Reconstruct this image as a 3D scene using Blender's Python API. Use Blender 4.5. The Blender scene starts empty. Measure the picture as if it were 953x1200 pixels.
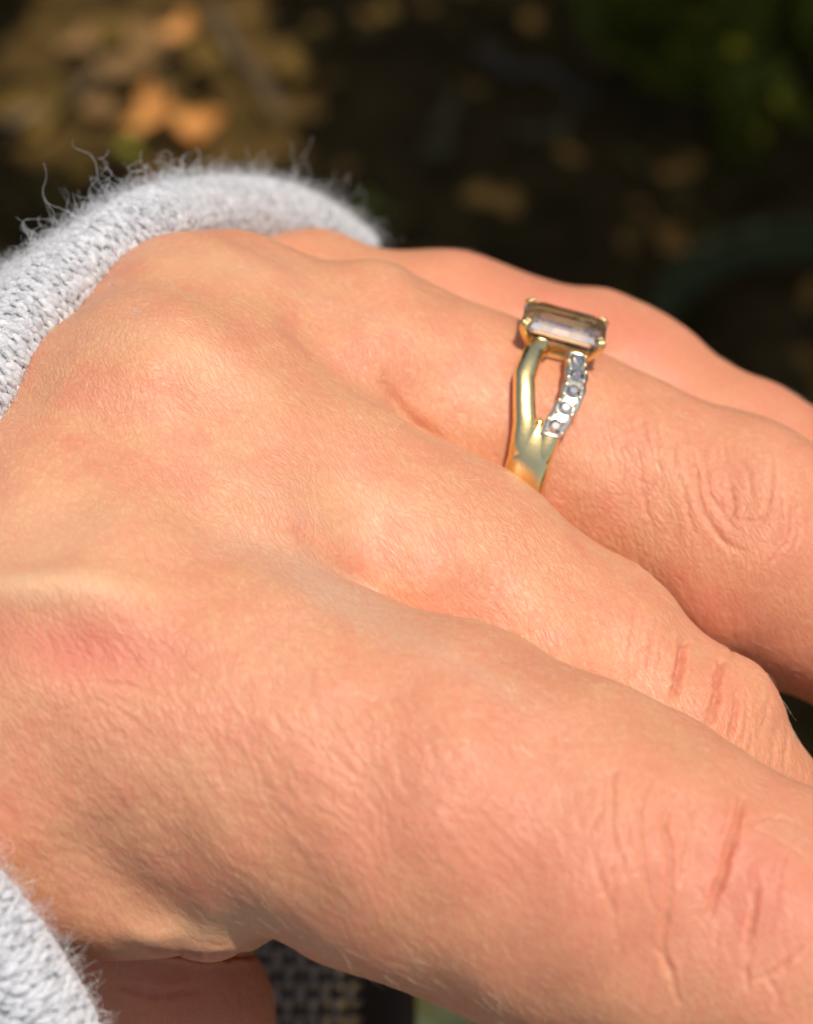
import bpy, bmesh, math, random
import numpy as np
from mathutils import Matrix, Vector

random.seed(7)
rng = np.random.default_rng(7)
scene = bpy.context.scene
R = math.radians

# ------------------------------------------------------------------ camera
LENS = 95.0
CAM_H = 0.62
PITCH = 40.0                                  # degrees away from straight down
CAM = Matrix.Translation((0, 0, CAM_H)) @ Matrix.Rotation(R(PITCH), 4, 'X')
cd = bpy.data.cameras.new('camera')
cam = bpy.data.objects.new('camera', cd)
scene.collection.objects.link(cam)
cam.matrix_world = CAM
cd.lens = LENS
cd.sensor_fit = 'HORIZONTAL'
cd.sensor_width = 36.0
cd.clip_start = 0.005
cd.clip_end = 60.0
cd.dof.use_dof = True
cd.dof.focus_distance = 0.131
cd.dof.aperture_fstop = 42.0
scene.camera = cam

# ------------------------------------------------------------------ light
SUN_CAM = Vector((0.22, 0.52, 0.84)).normalized()       # towards the sun, seen from the camera
sun_dir = (CAM.to_3x3() @ SUN_CAM).normalized()
elev = math.asin(sun_dir.z)
azim = math.atan2(sun_dir.x, sun_dir.y)
sd = bpy.data.lights.new('sun', 'SUN')
sd.energy = 3.6
sd.angle = R(0.6)
sd.color = (1.0, 0.91, 0.77)
sun = bpy.data.objects.new('sun', sd)
scene.collection.objects.link(sun)
sun.rotation_euler = (-sun_dir).to_track_quat('-Z', 'Y').to_euler()
world = bpy.data.worlds.new('World')
scene.world = world
world.use_nodes = True
wn = world.node_tree.nodes
sky = wn.new('ShaderNodeTexSky')
sky.sky_type = 'NISHITA'
sky.sun_disc = False
sky.sun_elevation = elev
sky.sun_rotation = azim
sky.air_density = 1.0
sky.dust_density = 2.0
wn['Background'].inputs['Strength'].default_value = 0.125
world.node_tree.links.new(sky.outputs[0], wn['Background'].inputs['Color'])
scene.view_settings.view_transform = 'Standard'
scene.view_settings.look = 'None'
scene.view_settings.gamma = 1.0
scene.view_settings.use_curve_mapping = False
scene.view_settings.exposure = 0.0
scene.cycles.sample_clamp_indirect = 4.0
scene.cycles.max_bounces = 14
scene.cycles.transmission_bounces = 14

# ------------------------------------------------------------------ helpers
KPX = 36.0 / LENS / 953.0                     # mm per (photo pixel x mm of distance)


def P(px, py, D):
    """point (mm, camera frame) seen at photo pixel px,py at D mm in front of the lens"""
    return np.array([(px - 476.5) * KPX * D, (600.0 - py) * KPX * D, -D])


def to_px(v):
    D = -v[:, 2]
    return v[:, 0] / (KPX * D) + 476.5, 600.0 - v[:, 1] / (KPX * D)


def world_pt(p):
    return CAM @ Vector((p[0] * 1e-3, p[1] * 1e-3, p[2] * 1e-3))


def ground_at(px, py, h=0.0):
    o = CAM.translation
    d = (CAM.to_3x3() @ Vector(P(px, py, 1000.0))).normalized()
    return o + d * ((h - o.z) / d.z)


ORIGIN = np.array([0.0, 0.0, -145.0])         # base of the hand frame, mm in camera frame
HAND_M = CAM @ Matrix.Translation(Vector(ORIGIN * 1e-3))


def loc(a):
    """camera-frame mm -> hand-local metres"""
    return (np.asarray(a, dtype=np.float64) - ORIGIN) * 1e-3


def props(o, label=None, cat=None, group=None, kind=None):
    if label:
        o['label'] = label
    if cat:
        o['category'] = cat
    if group:
        o['group'] = group
    if kind:
        o['kind'] = kind
    return o


def mesh_obj(name, verts, faces, mat, parent=None, smooth=True, world=None):
    me = bpy.data.meshes.new(name)
    me.from_pydata([tuple(v) for v in verts], [], [tuple(f) for f in faces])
    me.update()
    if smooth:
        me.polygons.foreach_set('use_smooth', [True] * len(me.polygons))
    if mat:
        me.materials.append(mat)
    o = bpy.data.objects.new(name, me)
    scene.collection.objects.link(o)
    if parent is not None:
        o.parent = parent
    if world is not None:
        o.matrix_world = world
    return o


def np_mesh(name, verts, quads, mat):
    me = bpy.data.meshes.new(name)
    nv, nf = len(verts), len(quads)
    me.vertices.add(nv)
    me.vertices.foreach_set('co', np.asarray(verts, dtype=np.float32).ravel())
    k = quads.shape[1]
    me.loops.add(nf * k)
    me.loops.foreach_set('vertex_index', np.asarray(quads, dtype=np.int32).ravel())
    me.polygons.add(nf)
    me.polygons.foreach_set('loop_start', np.arange(0, nf * k, k, dtype=np.int32))
    me.update(calc_edges=True)
    me.validate()
    me.polygons.foreach_set('use_smooth', np.ones(len(me.polygons), dtype=bool))
    if mat:
        me.materials.append(mat)
    return me


def curves_obj(name, strands, radii, mat, parent=None):
    """strands: list of (n,3) arrays (metres, parent frame); radii: list of (n,) arrays"""
    cu = bpy.data.hair_curves.new(name)
    cu.add_curves([len(s) for s in strands])
    cu.position_data.foreach_set('vector', np.concatenate(strands).astype(np.float32).ravel())
    a = cu.attributes.new('radius', 'FLOAT', 'POINT')
    a.data.foreach_set('value', np.concatenate(radii).astype(np.float32))
    cu.materials.append(mat)
    o = bpy.data.objects.new(name, cu)
    scene.collection.objects.link(o)
    if parent is not None:
        o.parent = parent
    return o


class NT:
    """small node-tree helper"""
    def __init__(self, name):
        self.m = bpy.data.materials.new(name)
        self.m.use_nodes = True
        self.t = self.m.node_tree
        self.b = self.t.nodes['Principled BSDF']

    def n(self, typ, **kw):
        nd = self.t.nodes.new(typ)
        for k, v in kw.items():
            if k.startswith('i_'):
                key = k[2:]
                key = int(key) if key.isdigit() else key.replace('_', ' ')
                nd.inputs[key].default_value = v
            else:
                setattr(nd, k, v)
        return nd

    def l(self, a, b):
        self.t.links.new(a, b)

    def math(self, op, a, b=None, clamp=False):
        nd = self.n('ShaderNodeMath', operation=op, use_clamp=clamp)
        for i, x in enumerate((a, b)):
            if x is None:
                continue
            if isinstance(x, (int, float)):
                nd.inputs[i].default_value = x
            else:
                self.l(x, nd.inputs[i])
        return nd.outputs[0]

    def mix(self, f, a, b, blend='MIX'):
        nd = self.n('ShaderNodeMix', data_type='RGBA', blend_type=blend)
        for i, x in ((0, f), (6, a), (7, b)):
            if isinstance(x, (int, float)):
                nd.inputs[i].default_value = x
            elif isinstance(x, tuple):
                nd.inputs[i].default_value = x if len(x) == 4 else (*x, 1)
            else:
                self.l(x, nd.inputs[i])
        return nd.outputs[2]

    def ramp(self, x, stops):
        nd = self.n('ShaderNodeValToRGB')
        e = nd.color_ramp.elements
        while len(e) < len(stops):
            e.new(0.5)
        for i, (p, c) in enumerate(stops):
            e[i].position = p
            e[i].color = (c, c, c, 1) if isinstance(c, (int, float)) else (*c, 1)
        self.l(x, nd.inputs[0])
        return nd.outputs[0]


# ------------------------------------------------------------------ materials
def mat_skin():
    k = NT('skin')
    tc = k.n('ShaderNodeTexCoord').outputs['Object']

    def mapped(ang, sx, sy, sz, warp=None):
        mp = k.n('ShaderNodeMapping', vector_type='TEXTURE')
        mp.inputs['Rotation'].default_value = (0, 0, R(ang))
        mp.inputs['Scale'].default_value = (sx, sy, sz)
        k.l(warp if warp is not None else tc, mp.inputs['Vector'])
        return mp.outputs[0]

    # warp the coordinates a little so that the skin lines wander
    wn_ = k.n('ShaderNodeTexNoise', i_Scale=260.0, i_Detail=2.0)
    k.l(tc, wn_.inputs['Vector'])
    wv = k.n('ShaderNodeVectorMath', operation='MULTIPLY_ADD')
    k.l(wn_.outputs['Color'], wv.inputs[0])
    wv.inputs[1].default_value = (0.0016, 0.0016, 0.0016)
    k.l(tc, wv.inputs[2])
    wc = wv.outputs[0]
    # plates of skin between fine lines, longer down the line direction
    v1 = k.n('ShaderNodeTexVoronoi', feature='DISTANCE_TO_EDGE', i_Scale=1.0, i_Randomness=1.0)
    k.l(mapped(-60, 0.00095, 0.00030, 0.0006, wc), v1.inputs['Vector'])
    p1 = k.ramp(v1.outputs['Distance'], [(0.0, 0.0), (0.16, 0.75), (0.4, 1.0)])
    v2 = k.n('ShaderNodeTexVoronoi', feature='DISTANCE_TO_EDGE', i_Scale=1.0)
    k.l(mapped(-15, 0.0006, 0.00032, 0.0005, wc), v2.inputs['Vector'])
    p2 = k.ramp(v2.outputs['Distance'], [(0.0, 0.0), (0.2, 0.8), (0.4, 1.0)])
    n3 = k.n('ShaderNodeTexNoise', i_Scale=1.0, i_Detail=4.0, i_Roughness=0.65)
    k.l(mapped(-62, 0.0008, 0.00026, 0.0006, wc), n3.inputs['Vector'])
    n4 = k.n('ShaderNodeTexNoise', i_Scale=5200.0, i_Detail=2.0)
    k.l(tc, n4.inputs['Vector'])
    # how rough the skin is: finger backs more, palm side less
    n5 = k.n('ShaderNodeTexNoise', i_Scale=95.0, i_Detail=2.0)
    k.l(tc, n5.inputs['Vector'])
    amt = k.n('ShaderNodeAttribute', attribute_name='rough')
    patch = k.ramp(n5.outputs['Fac'], [(0.3, 0.35), (0.65, 1.0)])
    h = k.math('MULTIPLY', p1, 0.55)
    h = k.math('ADD', h, k.math('MULTIPLY', p2, 0.28))
    h = k.math('ADD', h, k.math('MULTIPLY', n3.outputs['Fac'], 0.5))
    h = k.math('MULTIPLY', h, k.math('MULTIPLY', amt.outputs['Fac'], patch))
    h = k.math('ADD', h, k.math('MULTIPLY', n4.outputs['Fac'], 0.12))
    bp = k.n('ShaderNodeBump', i_Strength=1.0, i_Distance=SKIN_BUMP)
    k.l(h, bp.inputs['Height'])
    k.l(bp.outputs[0], k.b.inputs['Normal'])
    # colour: blood with some painted shade, veins and paler skin over bone
    red = k.n('ShaderNodeAttribute', attribute_name='red').outputs['Fac']
    pale = k.n('ShaderNodeAttribute', attribute_name='pale').outputs['Fac']
    vein = k.n('ShaderNodeAttribute', attribute_name='vein').outputs['Fac']
    mott = k.n('ShaderNodeTexNoise', i_Scale=320.0, i_Detail=4.0, i_Roughness=0.6)
    k.l(wc, mott.inputs['Vector'])
    mf = k.ramp(mott.outputs['Fac'], [(0.35, 0.0), (0.68, 1.0)])
    c = k.mix(mf, SKIN_A, SKIN_B)
    spk = k.n('ShaderNodeTexNoise', i_Scale=2300.0, i_Detail=3.0, i_Roughness=0.7)
    k.l(tc, spk.inputs['Vector'])
    c = k.mix(k.ramp(spk.outputs['Fac'], [(0.52, 0.0), (0.75, 0.55)]), c, (0.60, 0.23, 0.13))
    c = k.mix(k.ramp(spk.outputs['Fac'], [(0.25, 0.45), (0.46, 0.0)]), c, (0.80, 0.55, 0.36))
    c = k.mix(red, c, SKIN_RED)
    c = k.mix(pale, c, SKIN_PALE)
    c = k.mix(vein, c, SKIN_VEIN)
    lines = k.math('MULTIPLY', k.math('SUBTRACT', 1.0, p1), k.math('MULTIPLY', amt.outputs['Fac'], 0.28))
    c = k.mix(lines, c, (0.60, 0.235, 0.12))
    k.l(c, k.b.inputs['Base Color'])
    rr = k.ramp(n3.outputs['Fac'], [(0.3, 0.40), (0.7, 0.58)])
    k.l(rr, k.b.inputs['Roughness'])
    k.b.inputs['Specular IOR Level'].default_value = 0.42
    k.b.inputs['Subsurface Weight'].default_value = 0.75
    k.b.inputs['Subsurface Radius'].default_value = (1.0, 0.32, 0.16)
    k.b.inputs['Subsurface Scale'].default_value = 0.0010
    return k.m


SKIN_BUMP = 0.000058
SKIN_A = (0.68, 0.345, 0.182)
SKIN_B = (0.68, 0.295, 0.168)
SKIN_RED = (0.64, 0.200, 0.130)
SKIN_PALE = (0.73, 0.47, 0.275)
SKIN_VEIN = (0.60, 0.43, 0.31)


def mat_simple(name, col, rough=0.6, metal=0.0, noise=None, bump=0.0, nscale=400.0, spec=0.5):
    k = NT(name)
    k.b.inputs['Roughness'].default_value = rough
    k.b.inputs['Metallic'].default_value = metal
    k.b.inputs['Specular IOR Level'].default_value = spec
    tc = k.n('ShaderNodeTexCoord').outputs['Object']
    nz = k.n('ShaderNodeTexNoise', i_Scale=nscale, i_Detail=5.0, i_Roughness=0.6)
    k.l(tc, nz.inputs['Vector'])
    if noise:
        f = k.ramp(nz.outputs['Fac'], [(0.3, 0.0), (0.7, 1.0)])
        k.l(k.mix(f, col, noise), k.b.inputs['Base Color'])
    else:
        k.b.inputs['Base Color'].default_value = (*col, 1)
    if bump:
        bp = k.n('ShaderNodeBump', i_Strength=1.0, i_Distance=bump)
        k.l(nz.outputs['Fac'], bp.inputs['Height'])
        k.l(bp.outputs[0], k.b.inputs['Normal'])
    return k.m


M_SKIN = mat_skin()
M_GOLD = mat_simple('yellow_gold', (0.98, 0.74, 0.32), 0.20, 1.0, bump=0.00002, nscale=1800.0)
M_WGOLD = mat_simple('white_gold', (0.96, 0.88, 0.68), 0.24, 1.0, bump=0.00002, nscale=3500.0)


def mat_gem():
    k = NT('clear_stone')
    k.b.inputs['Base Color'].default_value = (1, 0.985, 0.97, 1)
    k.b.inputs['Roughness'].default_value = 0.0
    k.b.inputs['IOR'].default_value = 1.57
    k.b.inputs['Transmission Weight'].default_value = 1.0
    k.b.inputs['Metallic'].default_value = 0.13
    return k.m


M_GEM = mat_gem()
M_BRIGHT = mat_gem()
M_BRIGHT.name = 'small_bright_stone'
M_BRIGHT.node_tree.nodes['Principled BSDF'].inputs['IOR'].default_value = 2.2
M_BRIGHT.node_tree.nodes['Principled BSDF'].inputs['Metallic'].default_value = 0.45


def mat_wool():
    k = NT('grey_wool')
    at = k.n('ShaderNodeAttribute', attribute_name='tone').outputs['Fac']
    c = k.ramp(at, [(0.0, (0.30, 0.31, 0.335)), (0.5, (0.66, 0.67, 0.69)), (1.0, (0.84, 0.84, 0.82))])
    tc = k.n('ShaderNodeTexCoord').outputs['Object']
    nz = k.n('ShaderNodeTexNoise', i_Scale=3500.0, i_Detail=3.0)
    k.l(tc, nz.inputs['Vector'])
    c2 = k.mix(k.ramp(nz.outputs['Fac'], [(0.3, 0.25), (0.6, 0.0)]), c, (0.42, 0.43, 0.45))
    k.l(c2, k.b.inputs['Base Color'])
    bp = k.n('ShaderNodeBump', i_Strength=1.0, i_Distance=0.00008)
    k.l(nz.outputs['Fac'], bp.inputs['Height'])
    k.l(bp.outputs[0], k.b.inputs['Normal'])
    k.b.inputs['Roughness'].default_value = 0.9
    k.b.inputs['Specular IOR Level'].default_value = 0.2
    k.b.inputs['Sheen Weight'].default_value = 0.5
    k.b.inputs['Sheen Roughness'].default_value = 0.5
    return k.m


M_WOOL = mat_wool()
M_WOOLBACK = mat_simple('wool_backing', (0.58, 0.60, 0.62), 0.95, noise=(0.48, 0.49, 0.51), bump=0.0002, nscale=1500.0)
M_FIBRE = mat_simple('wool_fibre', (0.66, 0.67, 0.68), 0.6)
M_HAIR = mat_simple('pale_body_hair', (0.80, 0.60, 0.40), 0.45)

# ------------------------------------------------------------------ ground and shade
M_SOIL = mat_simple('dark_soil', (0.040, 0.025, 0.008), 0.9, noise=(0.13, 0.078, 0.024), bump=0.004, nscale=38.0, spec=0.05)


def build_ground():
    nx = 90
    xs = np.concatenate([-np.geomspace(25, 0.5, 12), np.linspace(-0.45, 0.45, nx), np.geomspace(0.5, 25, 12)])
    ys = np.concatenate([-np.geomspace(25, 0.4, 12), np.linspace(0.0, 1.3, 120), np.geomspace(1.4, 30, 12)])
    X, Y = np.meshgrid(xs, ys, indexing='ij')
    Z = np.zeros_like(X)
    for i in range(26):
        f = rng.uniform(6, 75)
        a = rng.uniform(0, 6.283)
        Z += 0.09 / f * np.sin(f * (X * math.cos(a) + Y * math.sin(a)) + rng.uniform(0, 6.28)) * 0.45
    Z *= 0.6
    V = np.stack([X, Y, Z], -1).reshape(-1, 3)
    a, b = len(xs), len(ys)
    idx = np.arange(a * b).reshape(a, b)
    Q = np.stack([idx[:-1, :-1], idx[1:, :-1], idx[1:, 1:], idx[:-1, 1:]], -1).reshape(-1, 4)
    me = np_mesh('ground', V, Q, M_SOIL)
    o = bpy.data.objects.new('ground', me)
    scene.collection.objects.link(o)
    props(o, kind='structure')
    return o


build_ground()


def leaf_mesh(name, L, W, curl, mat, seed=0, lobes=0.0):
    """a real thin leaf: outlined blade with midrib fold, curl and thickness, plus stalk"""
    rr = random.Random(seed)
    n, m = 10, 4
    vs, fs = [], []
    for i in range(n + 1):
        t = i / n
        w = W * 0.5 * (math.sin(math.pi * t ** 0.8) ** 0.8) * (1 + lobes * math.sin(t * 22 + seed))
        for j in range(-m, m + 1):
            s = j / m
            x = (t - 0.5) * L
            y = s * w
            z = abs(s) * w * 0.35 + curl * L * ((t - 0.5) ** 2 * 1.6 + 0.10 * math.sin(t * 9 + s * 3 + seed)) + rr.uniform(-1, 1) * L * 0.008
            vs.append((x, y, z))
    c = 2 * m + 1
    for i in range(n):
        for j in range(2 * m):
            a = i * c + j
            fs.append((a, a + c, a + c + 1, a + 1))
    base = len(vs)
    th = L * 0.012
    vs += [(x, y, z - th) for x, y, z in vs]
    fs += [tuple(base + q for q in reversed(f)) for f in list(fs)]
    # stalk
    s0 = len(vs)
    for i in range(5):
        t = i / 4
        x = -0.5 * L - t * L * 0.35
        z = curl * L * 0.4 + t * t * L * 0.1
        r = L * 0.014
        for q in range(5):
            an = q * 2 * math.pi / 5
            vs.append((x, math.cos(an) * r, z + math.sin(an) * r))
    for i in range(4):
        for q in range(5):
            fs.append((s0 + i * 5 + q, s0 + i * 5 + (q + 1) % 5, s0 + (i + 1) * 5 + (q + 1) % 5, s0 + (i + 1) * 5 + q))
    me = bpy.data.meshes.new(name)
    me.from_pydata(vs, [], fs)
    me.polygons.foreach_set('use_smooth', [True] * len(me.polygons))
    me.materials.append(mat)
    me.update()
    return me


M_LEAF_O = mat_simple('dry_orange_leaf', (0.75, 0.34, 0.08), 0.6, noise=(0.42, 0.17, 0.04), nscale=60.0)
M_LEAF_T = mat_simple('dry_tan_leaf', (0.32, 0.18, 0.06), 0.7, noise=(0.17, 0.09, 0.03), nscale=60.0)
M_LEAF_P = mat_simple('pale_straw_leaf', (0.20, 0.15, 0.05), 0.7, noise=(0.13, 0.10, 0.035), nscale=60.0)
M_LEAF_Y = mat_simple('yellow_green_leaf', (0.36, 0.34, 0.03), 0.6, noise=(0.20, 0.23, 0.02), nscale=60.0)
M_LEAF_D = mat_simple('rotting_brown_leaf', (0.090, 0.060, 0.014), 0.8, noise=(0.24, 0.15, 0.04), nscale=60.0, spec=0.1)
M_GREEN = mat_simple('dark_green_foliage', (0.13, 0.125, 0.008), 0.6, noise=(0.19, 0.175, 0.014), nscale=50.0, spec=0.15)
M_GREEN2 = mat_simple('grey_green_leaf', (0.07, 0.085, 0.035), 0.6, noise=(0.045, 0.055, 0.02), nscale=60.0)
M_TWIG = mat_simple('dry_twig', (0.16, 0.11, 0.07), 0.8, noise=(0.09, 0.06, 0.04), nscale=300.0)
M_POT = mat_simple('green_pot', (0.085, 0.085, 0.030), 0.8, noise=(0.060, 0.060, 0.022), nscale=90.0, spec=0.1)


def put_leaf(px, py, h, L, W, ang, mat, label, curl=0.4, seed=0, tilt=0.25, lobes=0.0, group=None):
    g = ground_at(px, py, h)
    o = bpy.data.objects.new('fallen_leaf', leaf_mesh('fallen_leaf', L, W, curl, mat, seed, lobes))
    scene.collection.objects.link(o)
    o.location = g
    o.rotation_euler = (tilt, tilt * 0.5, R(ang))
    props(o, label, 'leaf', group)
    return o


LEAVES = [
    (150, 85, .014, .034, .022, 20, M_LEAF_T, 'tan curled dry leaf in the sunlit patch above the sleeve, left of the orange leaf'),
    (214, 38, .020, .022, .020, 70, M_LEAF_O, 'small bright orange dry leaf highest in the sunlit patch'),
    (182, 60, .010, .040, .018, -40, M_LEAF_T, 'crumpled tan leaf lying across the middle of the sunlit patch'),
    (182, 140, .016, .036, .026, 80, M_LEAF_O, 'orange-brown dry leaf standing just over the top of the sleeve'),
    (232, 152, .012, .028, .022, 10, M_LEAF_O, 'orange leaf lying right of the orange-brown one over the sleeve'),
    (155, 176, .012, .016, .012, 40, M_LEAF_Y, 'tiny yellow-green leaf touching the fuzzy top of the sleeve'),
    (436, 250, .012, .020, .014, -60, M_LEAF_Y, 'small yellow-green leaf by the right end of the sleeve'),
    (120, 130, .010, .020, .016, 10, M_LEAF_T, 'small pale brown leaf at the lower left of the sunlit patch'),
    (130, 40, .008, .026, .018, 160, M_LEAF_D, 'brown rotting leaf at the upper left of the sunlit patch'),
    (95, 55, .012, .030, .018, 60, M_LEAF_T, 'pale brown leaf at the upper left edge of the sunlit patch'),
    (245, 70, .016, .028, .018, 110, M_LEAF_D, 'dull brown leaf at the right edge of the sunlit patch'),
    (185, 108, .018, .020, .016, 30, M_LEAF_P, 'little straw-coloured leaf at the heart of the sunlit patch'),
    (518, 165, .010, .052, .011, 72, M_LEAF_P, 'long narrow straw-coloured leaf above the hand'),
    (515, 1178, .010, .045, .030, 20, M_GREEN2, 'grey-green leaf far below, glimpsed under the edge of the index finger'),
    (645, 158, .010, .030, .013, 20, M_LEAF_P, 'dull straw-coloured leaf right of the long narrow one'),
    (350, 85, .010, .030, .018, -20, M_LEAF_D, 'dark brown leaf between the sunlit patch and the long narrow leaf'),
    (35, 140, .010, .055, .024, 30, M_LEAF_D, 'large dull brown leaf at the left edge over the sleeve'),
    (60, 215, .008, .040, .016, 35, M_LEAF_D, 'dull brown leaf low at the left edge, close to the sleeve'),
]
for i, (px, py, h, L, W, a, m, lab) in enumerate(LEAVES):
    put_leaf(px, py, h, L * .82, W * .85, a, m, lab, curl=.8, lobes=.18, seed=i, tilt=random.uniform(-.4, .4), group='fallen leaves on the dark soil')


def litter():
    """dark rotting leaf litter: countless, one object"""
    V, F = [], []
    r = random.Random(3)
    base = [leaf_mesh('tmp', 1.0, 0.5, 0.4, M_LEAF_D, s) for s in range(3)]
    data = [([v.co.copy() for v in b.vertices], [tuple(p.vertices) for p in b.polygons]) for b in base]
    for b in base:
        bpy.data.meshes.remove(b)
    for i in range(520):
        x, y = r.uniform(-.45, .45), r.uniform(0.15, 1.3)
        s = r.uniform(.012, .038)
        M = Matrix.Translation((x, y, r.uniform(0.001, .008))) @ Matrix.Rotation(r.uniform(0, 6.28), 4, 'Z') @ Matrix.Rotation(r.uniform(-.5, .5), 4, 'X') @ Matrix.Scale(s, 4)
        vs, fs = data[i % 3]
        o = len(V)
        V += [tuple(M @ v) for v in vs]
        F += [tuple(o + q for q in f) for f in fs]
    o = mesh_obj('leaf_litter', V, F, M_LEAF_D)
    props(o, 'dark rotting leaf litter spread over the shaded soil', 'leaf litter', kind='stuff')


litter()


def tube(name, pts, r, mat, parent=None, seg=12, world=None, taper=None):
    pts = [Vector(p) for p in pts]
    vs, fs = [], []
    n = len(pts)
    up = Vector((0, 0, 1))
    t0 = (pts[1] - pts[0]).normalized()
    if abs(t0.dot(up)) > .9:
        up = Vector((1, 0, 0))
    u = t0.cross(up).normalized()
    for i, p in enumerate(pts):
        t = (pts[min(i + 1, n - 1)] - pts[max(i - 1, 0)]).normalized()
        u = (u - t * u.dot(t)).normalized()
        w = t.cross(u)
        rr = r * (taper(i / (n - 1)) if taper else 1)
        for q in range(seg):
            a = q * 2 * math.pi / seg
            vs.append(tuple(p + u * math.cos(a) * rr + w * math.sin(a) * rr))
    for i in range(n - 1):
        for q in range(seg):
            fs.append((i * seg + q, i * seg + (q + 1) % seg, (i + 1) * seg + (q + 1) % seg, (i + 1) * seg + q))
    fs.append(tuple(range(seg - 1, -1, -1)))
    fs.append(tuple((n - 1) * seg + q for q in range(seg)))
    return mesh_obj(name, vs, fs, mat, parent, world=world)


for i, (x0, y0, x1, y1, lab) in enumerate([
        (0, 160, 150, 70, 'dry twig slanting from the left edge towards the sunlit leaves'),
        (250, 20, 330, 130, 'short dry twig right of the sunlit leaf patch'),
        (560, 60, 700, 110, 'thin dry twig lying above the straw-coloured leaves')]):
    a, b = ground_at(x0, y0, .012), ground_at(x1, y1, .014)
    pts = [a.lerp(b, t / 8) + Vector((0, 0, 0.004 * math.sin(t * 1.3 + i))) for t in range(9)]
    tw = tube('twig', pts, .0028, M_TWIG, taper=lambda t: 1 - .5 * t)
    props(tw, lab, 'twig', 'twigs on the soil')


def plant_pot():
    c = ground_at(962, 385, 0.07)
    root = bpy.data.objects.new('plant_pot', None)
    scene.collection.objects.link(root)
    root.location = (c.x, c.y, 0)
    props(root, 'dull green round plant pot with a thick rim behind the fingertips at the right edge', 'plant pot')
    Ro = 0.066

    def lathe(name, prof, mat):
        vs, fs = [], []
        n = 64
        for r_, z in prof:
            for q in range(n):
                a = q * 2 * math.pi / n
                vs.append((r_ * math.cos(a), r_ * math.sin(a), z))
        for i in range(len(prof) - 1):
            for q in range(n):
                fs.append((i * n + q, i * n + (q + 1) % n, (i + 1) * n + (q + 1) % n, (i + 1) * n + q))
        return mesh_obj(name, vs, fs, mat, root)
    lathe('pot_wall', [(.001, .002), (.045, .002), (.047, .006), (Ro - .007, .062), (Ro - .009, .062), (.044, .008), (.001, .008)], M_POT)
    rim = [(Ro - .006 + 0.0028 * math.cos(a), .066 + 0.0028 * math.sin(a)) for a in [i * 2 * math.pi / 12 for i in range(13)]]
    lathe('pot_rim', rim, M_POT)
    lathe('potting_soil', [(.0001, .054), (.02, .056), (.04, .053), (Ro - .0125, .052)], M_SOIL)


plant_pot()


def green_plant():
    root = bpy.data.objects.new('low_plant', None)
    scene.collection.objects.link(root)
    c = ground_at(905, 60, 0.0)
    root.location = (c.x, c.y, 0)
    props(root, 'low dark green leafy plant in the shade at the top right corner', 'plant')
    r = random.Random(11)
    me = [leaf_mesh('leaf', .036, .022, .5, M_GREEN, s) for s in range(3)]
    for i in range(110):
        a = r.uniform(0, 6.28)
        d = .085 * math.sqrt(r.random())
        o = bpy.data.objects.new('leaf', me[i % 3])
        scene.collection.objects.link(o)
        o.parent = root
        o.location = (d * math.cos(a), d * math.sin(a), .012 + .055 * (1 - (d / .085) ** 2) * r.uniform(.5, 1))
        o.rotation_euler = (r.uniform(-.6, .6), r.uniform(-.6, .6), a + math.pi + r.uniform(-.7, .7))
    for i in range(9):
        a = i * .7
        tube('stem', [(0.01 * math.cos(a), .01 * math.sin(a), -0.01), (.03 * math.cos(a), .03 * math.sin(a), .03), (.065 * math.cos(a), .065 * math.sin(a), .04)], .0012, M_GREEN, root, seg=6)


green_plant()


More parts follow.
